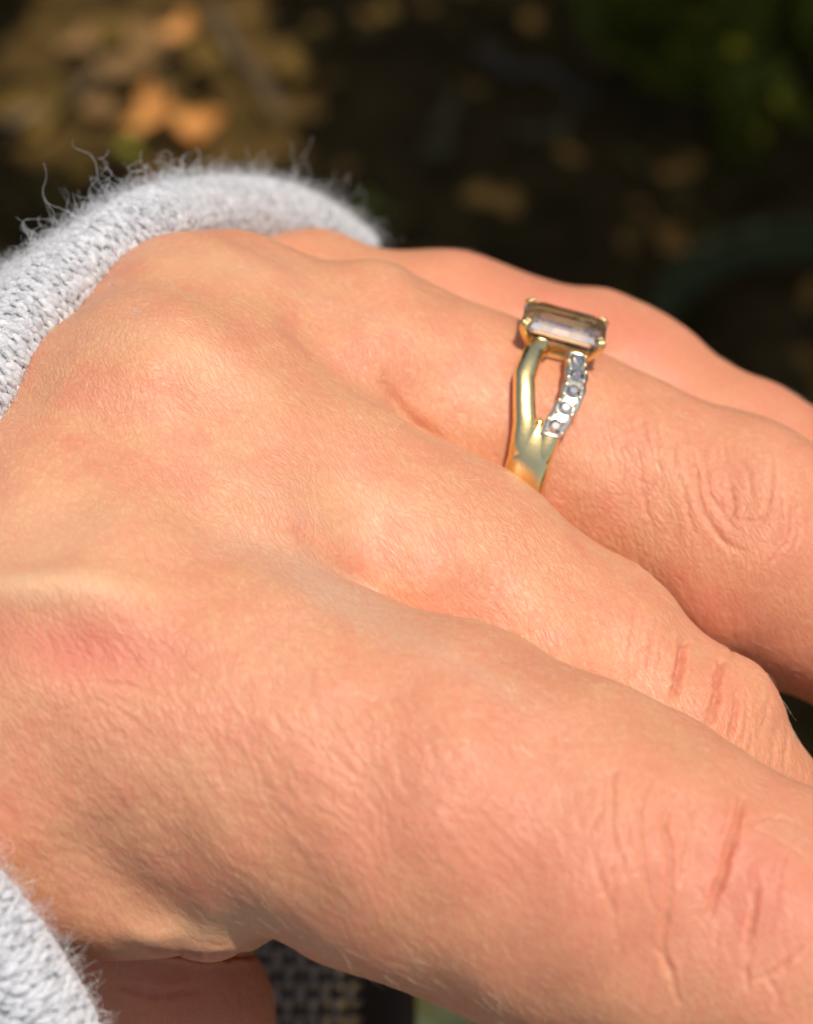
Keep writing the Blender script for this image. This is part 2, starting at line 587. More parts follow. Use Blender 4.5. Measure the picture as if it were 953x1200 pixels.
def added_shade_shrub():
    """leafy shrub added out of view to shade the ground behind the hand"""
    root = bpy.data.objects.new('added_shade_shrub', None)
    scene.collection.objects.link(root)
    root.location = (0.7, 1.5, 0)
    props(root, 'unseen leafy shrub added over the soil behind the hand to shade it', 'shrub')
    r = random.Random(5)
    M_BARK = mat_simple('bark', (0.12, 0.09, 0.06), 0.85, noise=(0.07, 0.05, 0.035), nscale=60.0, bump=.004)
    zc = 0.57
    tube('trunk', [(0, 0, -.05), (.02, .01, .2), (-.02, .0, .4), (0, 0, .6)], .02, M_BARK, root, taper=lambda t: 1 - .6 * t)
    for k in range(9):
        a = R(180 + 12 * k - 10)
        e = Vector((math.cos(a) * r.uniform(.6, 1.0), math.sin(a) * r.uniform(.6, .9), .57 + r.uniform(-.03, .04)))
        st = Vector((0, 0, .2 + .035 * k))
        tube('branch', [st, st.lerp(e, .5) + Vector((0, 0, .03)), e], .006, M_BARK, root, seg=8, taper=lambda t: 1 - .7 * t)
    lit = [(ground_at(*p), rad) for p, rad in (((515, 1178), .03), ((180, 85), .052), ((205, 145), .034), ((120, 60), .035), ((40, 150), .02), ((250, 60), .02))]  # gaps left in the added crown so sun reaches these spots
    V, F = [], []
    cells = []
    for i in range(10800):
        # point on the ground to be shaded, carried up the sun ray
        gx, gy = (r.uniform(-.75, .75) if i < 9000 else r.uniform(-.03, .4)), r.uniform(.14, 1.7)
        z = zc + r.uniform(-.05, .06)
        x, y = gx + sun_dir.x / sun_dir.z * z, gy + sun_dir.y / sun_dir.z * z
        s = r.uniform(.014, .030)
        if any((Vector((gx, gy, 0)) - Vector((g.x, g.y, 0))).length < rad + s * .7 for g, rad in lit):
            continue
        # leave the hand and sleeve in the open sun
        if y < max(hand_ray_y(z) + .05, .20):
            continue
        M = Matrix.Translation((x - root.location.x, y - root.location.y, z)) @ Matrix.Rotation(r.uniform(0, 6.28), 4, 'Z') @ Matrix.Rotation(r.uniform(-.7, .7), 4, 'X')
        o = len(V)
        for px_, py_, pz_ in ((-1, 0, 0), (-.45, -.5, .12), (.35, -.42, .12), (1, 0, -.1), (.35, .42, .12), (-.45, .5, .12), (0, 0, -.02)):
            V.append(tuple(M @ Vector((px_ * s, py_ * s, pz_ * s))))
        for q in range(6):
            F.append((o + q, o + (q + 1) % 6, o + 6))
    c = mesh_obj('crown', V, F, M_GREEN, root)
    props(c, kind='stuff')


def hand_ray_y(z):
    hp = world_pt(P(476, 200, 165))
    return hp.y + sun_dir.y / sun_dir.z * (z - hp.z)


added_shade_shrub()

# ------------------------------------------------------------------ the hand as one implicit body
def cone_sdf(p, a, b, ra, rb):
    ab = b - a
    t = np.clip(((p - a) @ ab) / (ab @ ab), 0, 1)
    d = np.linalg.norm(p - a - t[:, None] * ab, axis=1)
    return d - (ra + (rb - ra) * t)


def smin(a, b, k):
    h = np.maximum(k - np.abs(a - b), 0) / k
    return np.minimum(a, b) - h * h * h * k / 6.0


FING = {
    'index': [(120, 800, 129, 10.8), (520, 946, 125, 10.3), (700, 1022, 123.5, 9.95), (902, 1128, 122, 9.65), (1160, 1345, 127, 8.6), (1330, 1600, 140, 7.2)],
    'middle': [(190, 532, 139.6, 10.1), (500, 695, 139.5, 9.0), (645, 794, 139, 8.55), (772, 892, 138.5, 8.1), (985, 1165, 143, 7.5), (1080, 1400, 156, 6.3)],
    'ring': [(258, 436, 152, 9.3), (425, 462, 150.2, 8.7), (600, 516, 151, 7.8), (875, 640, 149, 8.3), (1150, 778, 150, 7.3), (1330, 1000, 160, 6.3)],
    'pinky': [(345, 398, 166, 8.0), (530, 412, 167, 7.3), (705, 461, 166, 7.1), (960, 606, 163, 6.9), (1110, 810, 162, 5.4)],
    'thumb': [(-60, 1040, 138, 9.3), (85, 1105, 146, 8.9), (170, 1200, 151, 8.6), (192, 1450, 154, 8.4), (215, 1750, 160, 7.0)],
}
NAMES = list(FING)
A_DIR = np.array([-0.76, -0.36, -0.54])
A_DIR /= np.linalg.norm(A_DIR)
PALM = []
for nm, r2 in (('index', 9.5), ('middle', 9.5), ('ring', 9.0), ('pinky', 8.5)):
    q = FING[nm][0]
    c = P(*q[:3])
    w = P(190, 640, 150) + A_DIR * 62 + (c - P(190, 640, 150)) * 0.45
    PALM.append((c, w, q[3], r2))
PALM.append((P(250, 560, 158), P(180, 880, 148), 10, 9.5))
PALM.append((P(380, 560, 164), P(330, 700, 156), 6.0, 7.5))
PALM.append((P(25, 945, 128.8), P(245, 1018, 128.6), 8.8, 5.3))
PALM.append((P(-50, 1000, 136), P(190, 640, 150) + A_DIR * 60, 9.0, 11.0))
# webs between the fingers
WEB = [
    (P(280, 668, 134.8), P(85, 672, 134), 8.7, 9.8),
    (P(352, 478, 146.8), P(225, 446, 146.8), 7.6, 9.3),
    (P(400, 450, 163), P(340, 430, 162), 5.2, 6.5),
]


def hand_sdf(p, want_id=False):
    palm = None
    for a, b, ra, rb in PALM:
        d = cone_sdf(p, a, b, ra, rb)
        palm = d if palm is None else smin(palm, d, 6.0)
    for a, b, ra, rb in WEB:
        palm = smin(palm, cone_sdf(p, a, b, ra, rb), 5.5)
    out = None
    ids = []
    for nm in NAMES:
        s = FING[nm]
        f = None
        for i in range(len(s) - 1):
            d = cone_sdf(p, P(*s[i][:3]), P(*s[i + 1][:3]), s[i][3], s[i + 1][3])
            f = d if f is None else smin(f, d, 3.0)
        ids.append(f)
        g = smin(palm, f, 3.0 if nm == 'thumb' else 3.0)
        out = g if out is None else smin(out, g, 0.5)
    if want_id:
        return out, np.argmin(np.stack(ids), 0), np.min(np.stack(ids), 0)
    return out


def surface_nets(h):
    lo = np.array([-92.0, -78.0, -215.0])
    hi = np.array([62.0, 30.0, -104.0])
    cs = h * 4
    nc = np.ceil((hi - lo) / cs).astype(int)
    ax = [lo[i] + cs * (np.arange(nc[i]) + .5) for i in range(3)]
    G = np.stack(np.meshgrid(*ax, indexing='ij'), -1).reshape(-1, 3)
    coarse = hand_sdf(G).reshape(nc)
    act = np.abs(coarse) < cs * 1.05
    n = nc * 4
    F = np.repeat(np.repeat(np.repeat(coarse, 4, 0), 4, 1), 4, 2).astype(np.float32)
    m = np.repeat(np.repeat(np.repeat(act, 4, 0), 4, 1), 4, 2)
    ii = np.argwhere(m)
    pts = lo + h * (ii + .5)
    vals = np.concatenate([hand_sdf(pts[s:s + 400000]) for s in range(0, len(pts), 400000)])
    F[m] = vals
    S = F < 0
    # cells
    c = np.zeros(tuple(n - 1), dtype=np.int8)
    for dx in (0, 1):
        for dy in (0, 1):
            for dz in (0, 1):
                c += S[dx:n[0] - 1 + dx, dy:n[1] - 1 + dy, dz:n[2] - 1 + dz]
    cell = (c > 0) & (c < 8)
    idx = -np.ones(cell.shape, dtype=np.int64)
    ci = np.argwhere(cell)
    idx[cell] = np.arange(len(ci))
    acc = np.zeros((len(ci), 3))
    cnt = np.zeros(len(ci))
    corners = [(a, b, d) for a in (0, 1) for b in (0, 1) for d in (0, 1)]
    for a in corners:
        for b in corners:
            if sum(abs(a[i] - b[i]) for i in range(3)) != 1 or a > b:
                continue
            fa = F[ci[:, 0] + a[0], ci[:, 1] + a[1], ci[:, 2] + a[2]]
            fb = F[ci[:, 0] + b[0], ci[:, 1] + b[1], ci[:, 2] + b[2]]
            x = (fa < 0) != (fb < 0)
            t = np.where(x, fa / np.where(x, fa - fb, 1), 0)
            pt = np.array(a) + t[:, None] * (np.array(b) - np.array(a))
            acc += pt * x[:, None]
            cnt += x
    V = lo + h * (ci + .5 + acc / cnt[:, None])
    Q = []
    for axis in range(3):
        o = [0, 1, 2]
        o.remove(axis)
        sl0 = [slice(1, n[0] - 1), slice(1, n[1] - 1), slice(1, n[2] - 1)]
        sl1 = list(sl0)
        sl0[axis] = slice(0, n[axis] - 1)
        sl1[axis] = slice(1, n[axis])
        s0, s1 = S[tuple(sl0)], S[tuple(sl1)]
        e = np.argwhere(s0 != s1)
        flip = s0[s0 != s1]
        off = np.array([1, 1, 1])
        off[axis] = 0
        e = e + off
        u = np.zeros(3, int)
        w = np.zeros(3, int)
        u[o[0]] = 1
        w[o[1]] = 1

        def g(q):
            return idx[q[:, 0], q[:, 1], q[:, 2]]
        a_, b_, c_, d_ = g(e - u - w), g(e - w), g(e), g(e - u)
        quad = np.stack([a_, b_, c_, d_], 1)
        if axis == 1:
            flip = ~flip
        quad = np.where(flip[:, None], quad, quad[:, ::-1])
        Q.append(quad)
    Q = np.concatenate(Q)
    Q = Q[(Q >= 0).all(1)]
    return V, Q


def grad(p, e=0.15):
    g = np.stack([hand_sdf(p + np.eye(3)[i] * e) - hand_sdf(p - np.eye(3)[i] * e) for i in range(3)], 1)
    return g / (np.linalg.norm(g, axis=1)[:, None] + 1e-9)


def seg_dist(x, y, pts):
    """distance (px) to a polyline and position along it 0..1"""
    best = np.full(x.shape, 1e9)
    tt = np.zeros(x.shape)
    n = len(pts) - 1
    for i in range(n):
        ax, ay = pts[i]
        bx, by = pts[i + 1]
        dx, dy = bx - ax, by - ay
        t = np.clip(((x - ax) * dx + (y - ay) * dy) / (dx * dx + dy * dy), 0, 1)
        d = np.hypot(x - ax - t * dx, y - ay - t * dy)
        m = d < best
        best = np.where(m, d, best)
        tt = np.where(m, (i + t) / n, tt)
    return best, tt


def smooth_line(pts, n=4):
    """Catmull-Rom"""
    P_ = [np.array(p, float) for p in pts]
    P_ = [2 * P_[0] - P_[1]] + P_ + [2 * P_[-1] - P_[-2]]
    out = []
    for i in range(1, len(P_) - 2):
        for k in range(n):
            t = k / n
            a, b, c, d = P_[i - 1:i + 3]
            out.append(.5 * ((2 * b) + (c - a) * t + (2 * a - 5 * b + 4 * c - d) * t * t + (3 * b - a - 3 * c + d) * t ** 3))
    out.append(P_[-2])
    return [tuple(q) for q in out]


# creases: finger, polyline in photo pixels, depth mm, half width px
CREASES = [
    ('index', [(872, 930), (866, 950), (852, 1000), (838, 1052), (826, 1085)], .32, 8),
    ('index', [(798, 905), (780, 965), (786, 1035), (778, 1110), (790, 1160)], .22, 7),
    ('index', [(770, 898), (752, 950), (755, 1017), (776, 1092)], .15, 5),
    ('index', [(725, 880), (716, 930), (724, 1000), (742, 1060)], .09, 5),
    ('index', [(812, 930), (806, 980), (812, 1030)], .10, 5),
    ('index', [(888, 1025), (880, 1087), (871, 1122)], .16, 6),
    ('index', [(868, 977), (890, 962), (915, 960), (948, 977)], .12, 5),
    ('index', [(951, 1094), (925, 1125), (898, 1144), (880, 1148)], .14, 5),
    ('index', [(893, 1138), (908, 1158), (912, 1175)], .14, 5),
    ('index', [(760, 1095), (785, 1140), (800, 1190)], .10, 6),
    ('index', [(690, 985), (715, 1060), (735, 1130)], .09, 6),
    ('index', [(850, 960), (905, 985), (945, 1010)], .05, 5),
    ('middle', [(806, 738), (800, 760), (792, 795), (784, 836)], .42, 8),
    ('middle', [(850, 765), (842, 785), (833, 833), (824, 860)], .36, 8),
    ('middle', [(862, 800), (858, 840), (848, 872)], .25, 7),
    ('middle', [(770, 712), (762, 760), (755, 800)], .10, 5),
    ('middle', [(745, 700), (742, 740), (735, 780)], .07, 5),
    ('middle', [(921, 850), (922, 880), (916, 905)], .10, 5),
    ('middle', [(900, 800), (895, 845), (885, 880)], .07, 5),
    ('ring', [(803, 470), (812, 543), (827, 599), (851, 636), (885, 652)], .15, 7),
    ('ring', [(832, 492), (827, 552), (846, 600), (874, 628)], .15, 6),
    ('ring', [(897, 512), (905, 561), (893, 605), (872, 625)], .15, 6),
    ('ring', [(856, 555), (860, 590), (852, 612)], .18, 6),
    ('ring', [(866, 530), (878, 560), (880, 590)], .10, 6),
    ('ring', [(785, 470), (792, 540), (806, 600), (826, 650)], .08, 6),
    ('ring', [(760, 465), (770, 530), (780, 585)], .06, 6),
    ('ring', [(925, 560), (930, 600), (915, 645), (890, 672)], .10, 6),
    ('ring', [(840, 575), (862, 607), (890, 612)], .10, 5),
    ('ring', [(848, 520), (852, 545)], .09, 5),
    ('pinky', [(690, 340), (700, 370), (722, 395)], .07, 6),
    ('pinky', [(715, 345), (730, 375), (752, 400)], .06, 6),
    ('palm', [(92, 797), (150, 802), (204, 820)], .08, 5),
    ('palm', [(62, 730), (92, 802), (122, 865)], .05, 5),
    ('palm', [(90, 740), (102, 766), (118, 790)], .04, 4),
    ('palm', [(120, 725), (150, 765), (175, 798)], .05, 4),
    ('palm', [(200, 800), (230, 845), (302, 933)], .03, 5),
    ('palm', [(95, 812), (140, 835), (190, 868)], .04, 4),
    ('palm', [(150, 1104), (190, 1114), (250, 1121), (330, 1117)], .45, 7),
    ('thumb', [(150, 1104), (190, 1114), (250, 1121), (330, 1117)], .45, 7),
    ('thumb', [(125, 1155), (180, 1163), (250, 1160)], .22, 8),
    ('ring', [(330, 290), (400, 310), (470, 340)], .0, 6),
]
CREASES += [
    ('palm', [(444, 426), (456, 458), (474, 484), (500, 507), (530, 530)], .34, 15),
    ('palm', [(340, 612), (368, 644), (405, 670), (450, 694)], .24, 16),
]
_cr = random.Random(21)
for nm_, x0_, x1_, ya, yb, slant, cnt in (('index', 690, 960, 880, 1170, -18, 26), ('middle', 735, 925, 720, 890, -14, 15), ('ring', 735, 800, 450, 650, 22, 7), ('ring', 905, 950, 540, 720, -10, 6)):
    for _i in range(cnt):
        xx = _cr.uniform(x0_, x1_)
        off = (xx - x0_) * .38
        yy = _cr.uniform(ya, yb - 60) + (off if nm_ != 'ring' else 0) * .4
        ln_ = _cr.uniform(35, 110)
        bend = _cr.uniform(-8, 8)
        CREASES.append((nm_, [(xx - slant * ln_ / 200, yy), (xx + bend, yy + ln_ / 2), (xx + slant * ln_ / 200, yy + ln_)], _cr.uniform(.03, .09), _cr.uniform(4, 6)))
# bumps: finger or None, x, y, radius x, radius y, angle deg, height mm
BUMPS = [
    (None, 225, 395, 100, 40, 20, 0.15),
    (None, 60, 690, 120, 24, 0, 0.7),
    (None, 120, 765, 95, 34, 8, -0.55),
    (None, 215, 1010, 28, 50, 10, -0.25),
    (None, 245, 1075, 26, 30, 0, 0.35),
    (None, 180, 1095, 35, 14, 8, 0.5),
    ('index', 905, 1030, 55, 70, 0, 0.45),
    ('middle', 860, 820, 40, 60, 0, 0.12),
    ('ring', 870, 575, 40, 55, 0, -0.25),
    ('ring', 800, 560, 20, 80, -12, 0.15),
    ('pinky', 712, 340, 30, 24, 0, 0.35),
]
# blood and bone under the skin; red also holds shade at index knuckle and ring underside: x, y, rx, ry, angle, amount
RED = [(110, 762, 110, 42, 5, 1.0), (890, 1040, 110, 130, 0, .85), (905, 1000, 40, 50, 0, 1.0), (790, 1000, 60, 110, 0, .5), (640, 1000, 360, 130, 25, .50), (950, 640, 160, 200, 30, .30), (855, 575, 60, 80, 0, .38), (840, 810, 60, 60, 0, .35),
       (230, 1165, 110, 55, 0, .7), (700, 370, 260, 60, 25, .60), (880, 740, 130, 60, 35, .45), (330, 460, 170, 60, 30, .10),
       (560, 960, 260, 90, 25, .18), (930, 470, 120, 70, 30, .5), (250, 1030, 60, 60, 0, .25), (120, 880, 120, 60, 0, .25), (640, 460, 30, 60, 0, .25),
       (480, 860, 120, 60, 30, .15), (700, 1100, 200, 60, 15, .2)]
PALE = [(50, 690, 110, 22, 0, .85), (240, 425, 110, 30, 30, .55), (60, 620, 130, 60, 0, .40), (250, 310, 90, 25, 5, .30),
        (245, 1085, 80, 26, 5, .60), (170, 1095, 35, 18, 5, .4), (920, 985, 40, 30, 20, .30), (340, 760, 40, 70, 0, .22), (190, 900, 110, 26, 15, .28),
        (420, 600, 110, 50, 30, .35), (120, 390, 80, 30, 10, .3), (900, 545, 26, 40, 0, .2), (330, 540, 160, 70, 20, .22)]
VEIN = [(385, 690, 120, 28, 30, .55), (300, 640, 80, 24, 10, .3), (480, 745, 90, 20, 32, .35), (330, 590, 120, 14, 28, .22), (90, 1040, 60, 60, 0, .15), (560, 790, 90, 16, 28, .25), (420, 370, 120, 12, 25, .15)]


def ell(x, y, cx, cy, rx, ry, ang):
    a = R(ang)
    dx, dy = x - cx, y - cy
    u = dx * math.cos(a) + dy * math.sin(a)
    v = -dx * math.sin(a) + dy * math.cos(a)
    return np.exp(-((u / rx) ** 2 + (v / ry) ** 2))


def vnoise(p, seed):
    """smooth 3-D value noise, 0..1"""
    tab = np.random.default_rng(seed).random(4096)
    i = np.floor(p).astype(np.int64)
    f = p - i
    f = f * f * (3 - 2 * f)
    out = 0
    for dx in (0, 1):
        for dy in (0, 1):
            for dz in (0, 1):
                hsh = ((i[:, 0] + dx) * 73856093 ^ (i[:, 1] + dy) * 19349663 ^ (i[:, 2] + dz) * 83492791) & 4095
                w = (f[:, 0] if dx else 1 - f[:, 0]) * (f[:, 1] if dy else 1 - f[:, 1]) * (f[:, 2] if dz else 1 - f[:, 2])
                out = out + w * tab[hsh]
    return out


def ridges(p, ang, length, gap, seed, warp=1.0):
    """furrows running along ang degrees in the picture plane: 0 at furrow, 1 between"""
    a = R(ang)
    w = np.stack([vnoise(p / 3.1, seed + k) for k in (50, 51, 52)], 1) - .5
    q = p + w * 1.6 * warp
    u = q[:, 0] * math.cos(a) + q[:, 1] * math.sin(a)
    v = -q[:, 0] * math.sin(a) + q[:, 1] * math.cos(a)
    n = vnoise(np.stack([u / length, v / gap, q[:, 2] / (gap * 2.5)], 1), seed)
    return np.clip(np.abs(n - .5) * 4.5, 0, 1)


def build_hand():
    V, Q = surface_nets(0.5)
    me0 = np_mesh('coarse', V, Q, None)
    ob = bpy.data.objects.new('coarse', me0)
    scene.collection.objects.link(ob)
    sm = ob.modifiers.new('s', 'SUBSURF')
    sm.levels = sm.render_levels = 1
    dg = bpy.context.evaluated_depsgraph_get()
    ev = ob.evaluated_get(dg).to_mesh()
    n = len(ev.vertices)
    co = np.empty(n * 3, np.float32)
    ev.vertices.foreach_get('co', co)
    co = co.reshape(-1, 3).astype(np.float64)
    nf = len(ev.polygons)
    qi = np.empty(nf * 4, np.int32)
    ev.loops.foreach_get('vertex_index', qi)
    qi = qi.reshape(-1, 4)
    bpy.data.objects.remove(ob)
    co -= (lambda g: g * hand_sdf(co)[:, None])(grad(co))   # settle on the surface
    N = grad(co)
    # split the quads that face the photograph once more
    x, y = to_px(co)
    good = (N[:, 2] > -.25) & (x > -60) & (x < 1020) & (y > 180) & (y < 1270)
    sel = good[qi].all(1)
    qs = qi[sel].astype(np.int64)
    E = np.stack([qs, np.roll(qs, -1, 1)], -1).reshape(-1, 2)
    key = np.sort(E, 1)
    key = key[:, 0] * n + key[:, 1]
    uk, inv, cn = np.unique(key, return_inverse=True, return_counts=True)
    ea, eb = uk // n, uk % n
    border = cn < 2
    nm_, nq = len(uk), len(qs)
    em = inv.reshape(nq, 4) + n
    cc = np.arange(nq) + n + nm_
    co = np.concatenate([co, (co[ea] + co[eb]) / 2, co[qs].mean(1)])
    N = np.concatenate([N, N[ea] + N[eb], N[qs].mean(1)])
    N /= np.linalg.norm(N, axis=1)[:, None]
    sub = np.concatenate([np.stack([qs[:, i], em[:, i], cc, em[:, i - 1]], 1) for i in range(4)])
    coarse_q = qi[~sel]
    qi = np.concatenate([coarse_q, sub])
    bidx, bea, beb = np.flatnonzero(border) + n, ea[border], eb[border]
    n = len(co)
    f, fid, fd = hand_sdf(co, True)
    fix = np.ones(n, bool)
    fix[bidx] = False
    co -= N * (f * fix)[:, None]
    x, y = to_px(co)
    jx = x + 6 * (vnoise(co / 1.4, 90) - .5) + 4 * (vnoise(co / .35, 91) - .5)
    jy = y + 6 * (vnoise(co / .9, 92) - .5)
    onf = fd < 1.2                                        # on a finger, else palm/back
    front = np.clip((N[:, 2] + .15) / .3, 0, 1)
    disp = np.zeros(n)
    red = np.zeros(n)
    for nm, pts, dep, w in CREASES:
        if nm == 'palm':
            m = np.ones(n, bool)
        else:
            m = fid == NAMES.index(nm)
        sl = smooth_line(pts)
        web = nm == 'palm' and w > 12
        qx, qy = (x, y) if web else (jx, jy)
        bx, by = [q[0] for q in sl], [q[1] for q in sl]
        m = m & (qx > min(bx) - 30) & (qx < max(bx) + 30) & (qy > min(by) - 30) & (qy < max(by) + 30)
        k_ = np.flatnonzero(m)
        if not len(k_):
            continue
        d, t = seg_dist(qx[k_], qy[k_], sl)
        w = w * .54
        e = np.clip(np.minimum(t, 1 - t) * 3.2, 0, 1)
        e = e * e * (3 - 2 * e)
        wob = 1 if web else 1 + .25 * np.sin(t * 31 + pts[0][0])
        g = np.exp(-(d / w) ** 2) * e * wob
        side = np.exp(-((d - 2.1 * w) / (1.3 * w)) ** 2) * e
        disp[k_] += front[k_] * dep * (-g + .20 * side)
        red[k_] = np.maximum(red[k_], front[k_] * (np.exp(-(d / (w * .75)) ** 2) * .42 + np.exp(-(d / (w * 4)) ** 2) * .30) * e * min(1, dep * 3.3) * (0 if web else .35 if nm == 'palm' else 1))
    for nm, cx, cy, rx, ry, an, h in BUMPS:
        m = np.ones(n, bool) if nm is None else fid == NAMES.index(nm)
        disp += m * front * h * ell(x, y, cx, cy, rx, ry, an)
    # knobbly low-frequency unevenness of real skin
    ph = rng.uniform(0, 6.28, (14, 1))
    for i in range(14):
        k = rng.normal(size=3)
        k /= np.linalg.norm(k)
        lam = rng.uniform(2.2, 9)
        disp += .0065 * lam * np.sin((co @ k) * 6.283 / lam + ph[i, 0])
    # furrows of real skin: long shallow lines slanting across the fingers, crossed by finer ones
    far = x > 640
    amp = np.full(n, .55)
    for cx, cy, rx, ry, an, v_ in ((420, 880, 260, 150, 22, .75), (640, 650, 220, 80, 38, .55), (300, 860, 200, 100, 15, .3), (790, 990, 90, 150, 0, .5), (300, 480, 180, 70, 25, .25), (770, 540, 60, 110, 0, .7), (820, 800, 60, 70, 0, .4),
                                   (100, 960, 130, 90, 0, .4), (560, 340, 260, 45, 20, -.45), (200, 310, 160, 40, 0, -.45), (620, 1120, 260, 50, 20, -.3), (50, 640, 110, 60, 0, -.25), (760, 700, 150, 50, 38, -.3)):
        amp += v_ * ell(x, y, cx, cy, rx, ry, an)
    amp = np.clip(amp, 0, 1.5) * np.clip(front, 0, 1)
    wz = np.clip((x - 600) / 160, 0, 1) * np.clip((y - 430) / 60, 0, 1)
    fa = ridges(co, -54, 2.8, .44, 1) * (1 - wz) + ridges(co, -80, 3.6, .50, 2) * wz
    fb = ridges(co, -22, 1.6, .38, 3) * (1 - wz) + ridges(co, -125, 1.6, .4, 4) * wz
    fc = ridges(co, -88, 1.5, .34, 5)
    disp += amp * (.038 * fa + .024 * fb + .018 * fc)
    blot = vnoise(co / 2.6, 70) * .6 + vnoise(co / 1.1, 71) * .4
    co += N * disp[:, None]
    co[bidx] = (co[bea] + co[beb]) / 2
    pale = np.zeros(n)
    red = np.maximum(red, np.clip((blot - .5) * 1.8, 0, .30))
    vein = np.zeros(n)
    for q in RED:
        red = np.maximum(red, q[5] * ell(x, y, *q[:5]))
    for q in PALE:
        pale = np.maximum(pale, q[5] * ell(x, y, *q[:5]))
    for q in VEIN:
        vein = np.maximum(vein, q[5] * ell(x, y, *q[:5]))
    mole = ell(x, y, 160, 367, 5, 4, 0)
    vein = np.maximum(vein, .8 * mole)
    red = np.maximum(red, .5 * mole)
    back = np.clip(front, 0, 1)
    rough = .35 + .65 * back
    for cx, cy, rx, ry, a_ in ((240, 310, 150, 45, .55), (200, 1100, 160, 110, .6), (560, 330, 200, 50, .6), (560, 450, 90, 60, .55), (850, 760, 120, 60, .6), (560, 1120, 220, 60, .5), (50, 650, 100, 60, .5)):
        rough *= 1 - a_ * ell(x, y, cx, cy, rx, ry, 0)
    me = np_mesh('hand', loc(co), qi, M_SKIN)
    for nm, arr in (('red', red * front), ('pale', pale * front), ('vein', vein * front), ('rough', rough)):
        a = me.attributes.new(nm, 'FLOAT', 'POINT')
        a.data.foreach_set('value', arr.astype(np.float32))
    o = bpy.data.objects.new('person', me)
    scene.collection.objects.link(o)
    o.matrix_world = HAND_M
    props(o, 'bare hand with relaxed bent fingers reaching out of a fuzzy grey knitted sleeve', 'hand')
    print('hand verts', n)
    return o, co, N, x, y, fid


hand, hco, hN, hx, hy, hid = build_hand()


def fine_hair():
    vis = (hN[:, 2] > .15) & (hx > -20) & (hx < 980) & (hy > 240) & (hy < 1220)
    cand = np.flatnonzero(vis)
    pick = rng.choice(cand, 2200)
    st, rd = [], []
    for i in pick:
        p, nn = hco[i], hN[i]
        an = -R(48) + rng.normal() * .5
        d = np.array([math.cos(an), math.sin(an), 0])
        if hy[i] > 930 and hx[i] < 260:
            d = np.array([.3, 1, 0]) * (1 if rng.random() < .6 else -1)
        d = d - nn * (d @ nn)
        d /= np.linalg.norm(d) + 1e-6
        L = rng.uniform(.5, 1.6)
        s = np.linspace(0, 1, 5)[:, None]
        lift = rng.uniform(.12, .35)
        q = p + d * L * s + nn * (lift * L * (s - .55 * s * s)) + np.cross(d, nn) * rng.normal() * .12 * L * s * s
        st.append(loc(q))
        rd.append(np.linspace(1, .3, 5) * rng.uniform(4e-6, 8e-6))
    o = curves_obj('fine_hair', st, rd, M_HAIR, hand)
    props(o, kind='stuff')


fine_hair()

# ------------------------------------------------------------------ sleeve
RIM = [(440, 300, 177), (412, 268, 174), (362, 243, 169), (285, 233, 160), (205, 242, 148), (125, 290, 143), (62, 355, 138), (8, 440, 133),
       (-45, 560, 128), (-80, 740, 122), (-78, 880, 118), (-44, 1000, 116), (30, 1092, 116), (105, 1218, 117), (130, 1340, 121), (170, 1440, 130),
       (215, 1400, 146), (250, 1180, 160), (275, 950, 169), (300, 720, 174), (350, 520, 178), (415, 380, 178)]


def closed_spline(pts, n):
    pts = np.array(pts)
    m = len(pts)
    out = []
    for k in range(n):
        u = k / n * m
        i = int(u)
        t = u - i
        a, b, c, d = (pts[(i + j) % m] for j in (-1, 0, 1, 2))
        out.append(.5 * ((2 * b) + (c - a) * t + (2 * a - 5 * b + 4 * c - d) * t * t + (3 * b - a - 3 * c + d) * t ** 3))
    return np.array(out)


rim_raw = closed_spline([P(*q) for q in RIM], 1200)
seg = np.linalg.norm(np.roll(rim_raw, -1, 0) - rim_raw, axis=1)
cum = np.concatenate([[0], np.cumsum(seg)])
RIM_LEN = cum[-1]
NT_ = 900
tgt = np.linspace(0, RIM_LEN, NT_, endpoint=False)
rim_u = np.stack([np.interp(tgt, cum, np.append(rim_raw[:, i], rim_raw[0, i])) for i in range(3)], 1)
rim_t = np.roll(rim_u, -3, 0) - np.roll(rim_u, 3, 0)
rim_t /= np.linalg.norm(rim_t, axis=1)[:, None]
rim_n = np.cross(rim_t, A_DIR)
rim_n /= np.linalg.norm(rim_n, axis=1)[:, None]
ctr = rim_u.mean(0)
if ((rim_u - ctr) * rim_n).sum() < 0:
    rim_n = -rim_n
for _ in range(30):
    rim_n = (np.roll(rim_n, 1, 0) + rim_n + np.roll(rim_n, -1, 0))
    rim_n /= np.linalg.norm(rim_n, axis=1)[:, None]
rim_a = A_DIR - (rim_n @ A_DIR)[:, None] * rim_n
rim_a /= np.linalg.norm(rim_a, axis=1)[:, None]
# profile: along the arm (u), outwards (v); from inside, round the edge, out along the sleeve
PROF = [(14, -1.4), (9, -1.5), (5, -1.9), (2.4, -2.3)]
PROF += [(2.4 * (1 - math.sin(a)), -2.3 * math.cos(a)) for a in np.linspace(.25, math.pi - .25, 9)]
PROF += [(3.0, 2.4), (5.0, 2.35), (7.5, 2.1), (10, 2.0), (15, 2.3), (22, 3.2), (32, 4.0), (46, 4.5)]
PROF = np.array(PROF)
pl = np.concatenate([[0], np.cumsum(np.linalg.norm(np.diff(PROF, axis=0), axis=1))])
PROF_LEN = pl[-1]


